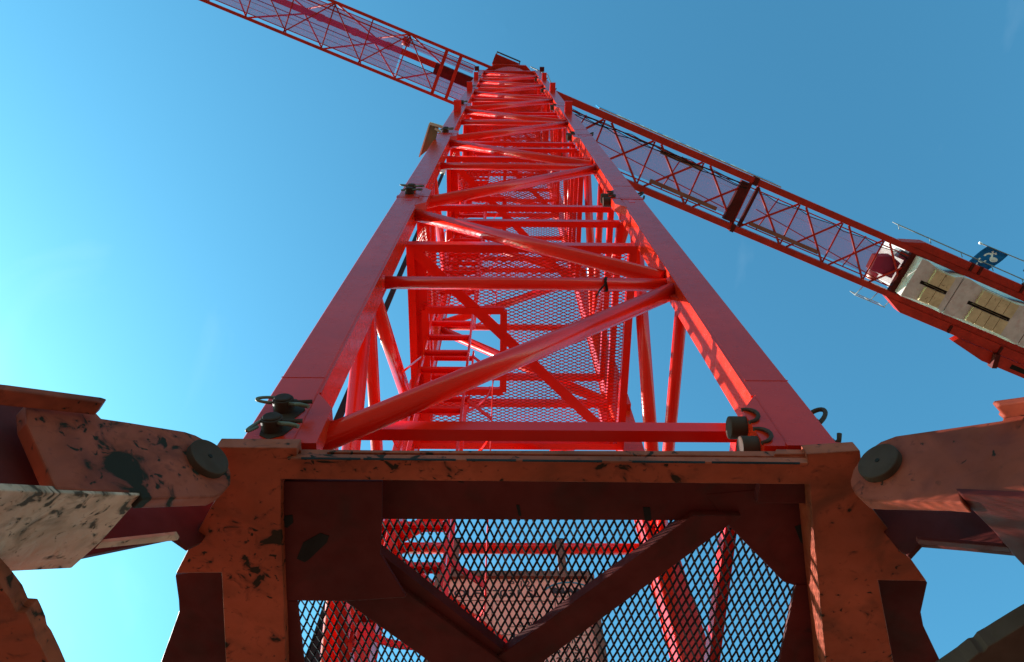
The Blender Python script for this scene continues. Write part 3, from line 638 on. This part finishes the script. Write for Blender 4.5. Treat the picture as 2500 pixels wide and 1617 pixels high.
# outer lower plates
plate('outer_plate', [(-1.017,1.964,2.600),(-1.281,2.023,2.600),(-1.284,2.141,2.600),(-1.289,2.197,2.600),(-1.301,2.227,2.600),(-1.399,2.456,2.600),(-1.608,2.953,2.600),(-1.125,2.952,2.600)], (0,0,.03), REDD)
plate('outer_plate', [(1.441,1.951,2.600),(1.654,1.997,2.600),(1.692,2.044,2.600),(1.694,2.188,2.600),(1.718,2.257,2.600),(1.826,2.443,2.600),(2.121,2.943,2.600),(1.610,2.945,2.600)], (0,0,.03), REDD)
# mesh guard of the base
def inmesh(x, y): return -1.0 < x < 1.25 and 1.70 < y < 3.6
mg = expanded(inmesh, .0760, .0318, .0085, .003, 'y', 38, 0, (-1.0,1.25,1.7,3.6))
mg.v = [(x, y, z+2.69) for x, y, z in mg.v]
mg.build('mesh_guard', GUARD, base, kind='stuff')
for pts in ([(-0.737,1.794,2.498),(-0.670,1.752,2.498),(-0.639,1.765,2.498),(-0.649,1.793,2.498),(-0.722,1.870,2.498),(-0.739,1.882,2.498),(-0.767,1.866,2.498)], [(-0.798,1.678,2.498),(-0.766,1.674,2.498),(-0.766,1.707,2.498),(-0.790,1.730,2.498),(-0.806,1.723,2.498)], [(1.133,1.794,2.615),(1.177,1.774,2.615),(1.199,1.883,2.615),(1.167,1.867,2.615)], [(0.539,1.712,2.618),(0.567,1.712,2.618),(0.577,1.774,2.618),(0.552,1.774,2.618)], [(0.053,1.705,2.618),(0.066,1.705,2.618),(0.074,1.753,2.618),(0.064,1.753,2.618)]):
    plate('slot', pts, (0,0,.002), BLACK, 0)
gs = [(-.0,.0),(.06,.03),(.09,.10),(.07,.17),(.10,.24),(.07,.31),(.02,.34),(-.03,.31),(-.05,.22),(-.03,.15),(-.06,.09),(-.05,.03)]
m = MB(); m.prism([(XC-A+.098+x*.8, YC-A-.0032, ZB+.03+z) for x, z in gs], (0,.003,0)); tag(m.build('grease_stain', STEEL), 'dark grease stain round the pins at the left mast foot', 'stain')
# foot plates under the mast legs
for p in ([(-0.934,1.400,2.530),(-0.720,1.400,2.533),(-0.711,1.400,2.492),(-0.936,1.400,2.496)], [(0.980,1.400,2.519),(1.211,1.400,2.516),(1.207,1.400,2.485),(0.961,1.400,2.482)]):
    plate('foot_plate', p, (0,.05,0), RUST)

for xa, xb in ((XC-A-.03, XC-A+.22), (XC+A-.30, XC+A+.03)):
    m = MB(); m.box((xa, YC-A+.03, 2.526), (xb, YC-A+.21, 2.570)); m.build('foot_plate', REDD, base, .004)
# arms pinned to the base
def arm(outline, flange, webs, lower, strip, pin, n_, sun_painted, label):
    a = empty('support_arm', base); a['label'] = label
    n_ = Vector(n_); nn = -n_*.05
    plate('arm_plate', outline, nn, ARM, .006, a)
    plate('top_flange', flange, (0,0,.03), ARM, .004, a)
    for q_ in webs: plate('inner_web', q_, -n_*.02, REDD, .003, a)
    plate('bottom_flange', lower, (0,0,.035), SUNPAINT if sun_painted else REDD, .004, a)  # left arm gets the paler tone with sunlight painted in
    for q_ in strip: plate('flange_strip', q_, (0,0,.02), SUNPAINT if sun_painted else REDD, .002, a)
    c = Vector(pin); m = MB()
    m.tube(c+n_*.026, c-n_*.05, .072, 40); m.build('pin', STEEL, a, .004)
    m = MB(); m.tube(c+n_*.028, c+n_*.0255, .008, 12); m.build('pin_centre', BLACK, a)
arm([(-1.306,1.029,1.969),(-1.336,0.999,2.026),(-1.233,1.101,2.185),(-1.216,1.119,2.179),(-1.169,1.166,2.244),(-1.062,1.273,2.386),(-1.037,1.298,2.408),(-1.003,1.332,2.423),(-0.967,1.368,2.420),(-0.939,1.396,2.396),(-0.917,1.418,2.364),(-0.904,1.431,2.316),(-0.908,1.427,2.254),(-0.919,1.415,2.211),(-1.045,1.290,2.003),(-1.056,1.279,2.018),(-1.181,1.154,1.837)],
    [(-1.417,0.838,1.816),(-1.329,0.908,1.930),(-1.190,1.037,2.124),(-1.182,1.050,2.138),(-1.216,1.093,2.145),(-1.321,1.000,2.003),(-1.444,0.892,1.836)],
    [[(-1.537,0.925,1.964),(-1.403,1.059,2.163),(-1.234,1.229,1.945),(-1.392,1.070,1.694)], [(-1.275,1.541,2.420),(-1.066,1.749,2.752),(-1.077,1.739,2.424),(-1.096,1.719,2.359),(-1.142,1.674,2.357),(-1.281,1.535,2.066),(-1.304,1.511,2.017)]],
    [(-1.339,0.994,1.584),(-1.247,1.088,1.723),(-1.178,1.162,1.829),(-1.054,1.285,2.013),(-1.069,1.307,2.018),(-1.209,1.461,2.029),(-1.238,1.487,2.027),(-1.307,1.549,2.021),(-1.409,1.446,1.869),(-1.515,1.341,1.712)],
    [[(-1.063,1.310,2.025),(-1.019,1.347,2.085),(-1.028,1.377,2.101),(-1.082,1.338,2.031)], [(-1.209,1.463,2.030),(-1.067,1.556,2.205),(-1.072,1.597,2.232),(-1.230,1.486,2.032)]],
    ([(-0.983,1.352,2.328)][0]), (.7071,-.7071,0), True, 'worn left arm with a thick dark pin and a dirty flange with sunlight painted in')
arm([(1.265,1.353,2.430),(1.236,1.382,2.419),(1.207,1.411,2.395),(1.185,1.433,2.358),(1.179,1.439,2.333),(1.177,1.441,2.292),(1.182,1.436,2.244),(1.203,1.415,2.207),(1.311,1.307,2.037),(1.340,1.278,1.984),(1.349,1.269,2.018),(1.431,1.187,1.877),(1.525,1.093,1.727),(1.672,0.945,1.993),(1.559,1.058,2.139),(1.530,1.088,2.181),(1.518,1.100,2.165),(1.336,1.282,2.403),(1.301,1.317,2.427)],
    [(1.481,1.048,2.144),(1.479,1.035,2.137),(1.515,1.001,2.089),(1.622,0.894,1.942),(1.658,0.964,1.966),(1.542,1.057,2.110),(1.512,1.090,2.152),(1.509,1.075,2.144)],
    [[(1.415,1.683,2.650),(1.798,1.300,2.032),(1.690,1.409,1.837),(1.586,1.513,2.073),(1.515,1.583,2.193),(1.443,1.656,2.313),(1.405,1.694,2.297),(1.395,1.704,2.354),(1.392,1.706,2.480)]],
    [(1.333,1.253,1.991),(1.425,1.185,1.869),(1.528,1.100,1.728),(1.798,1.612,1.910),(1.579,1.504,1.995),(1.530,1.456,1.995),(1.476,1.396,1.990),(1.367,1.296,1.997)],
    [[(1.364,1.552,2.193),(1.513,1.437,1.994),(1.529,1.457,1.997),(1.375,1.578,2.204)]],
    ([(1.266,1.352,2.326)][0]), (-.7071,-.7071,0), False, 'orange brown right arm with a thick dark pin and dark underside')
# rough lower plates at the bottom corners of the view
plate('lower_plate', [(-1.446,1.169,1.750),(-1.329,1.397,1.750),(-1.311,1.441,1.750),(-1.305,1.484,1.750),(-1.279,1.486,1.750),(-1.274,1.511,1.750),(-1.269,1.547,1.750),(-1.270,1.562,1.750),(-1.270,1.576,1.750),(-1.262,1.596,1.750),(-1.251,1.654,1.750),(-1.214,1.897,1.750),(-1.670,1.899,1.750)], (0,0,.06), RUST)
plate('lower_plate', [(1.614,1.355,1.750),(1.432,1.515,1.750),(1.392,1.552,1.750),(1.371,1.572,1.750),(1.350,1.589,1.750),(1.343,1.608,1.750),(1.330,1.611,1.750),(1.316,1.628,1.750),(1.304,1.644,1.750),(1.187,1.767,1.750),(1.749,1.842,1.750)], (0,0,.06), STEEL)
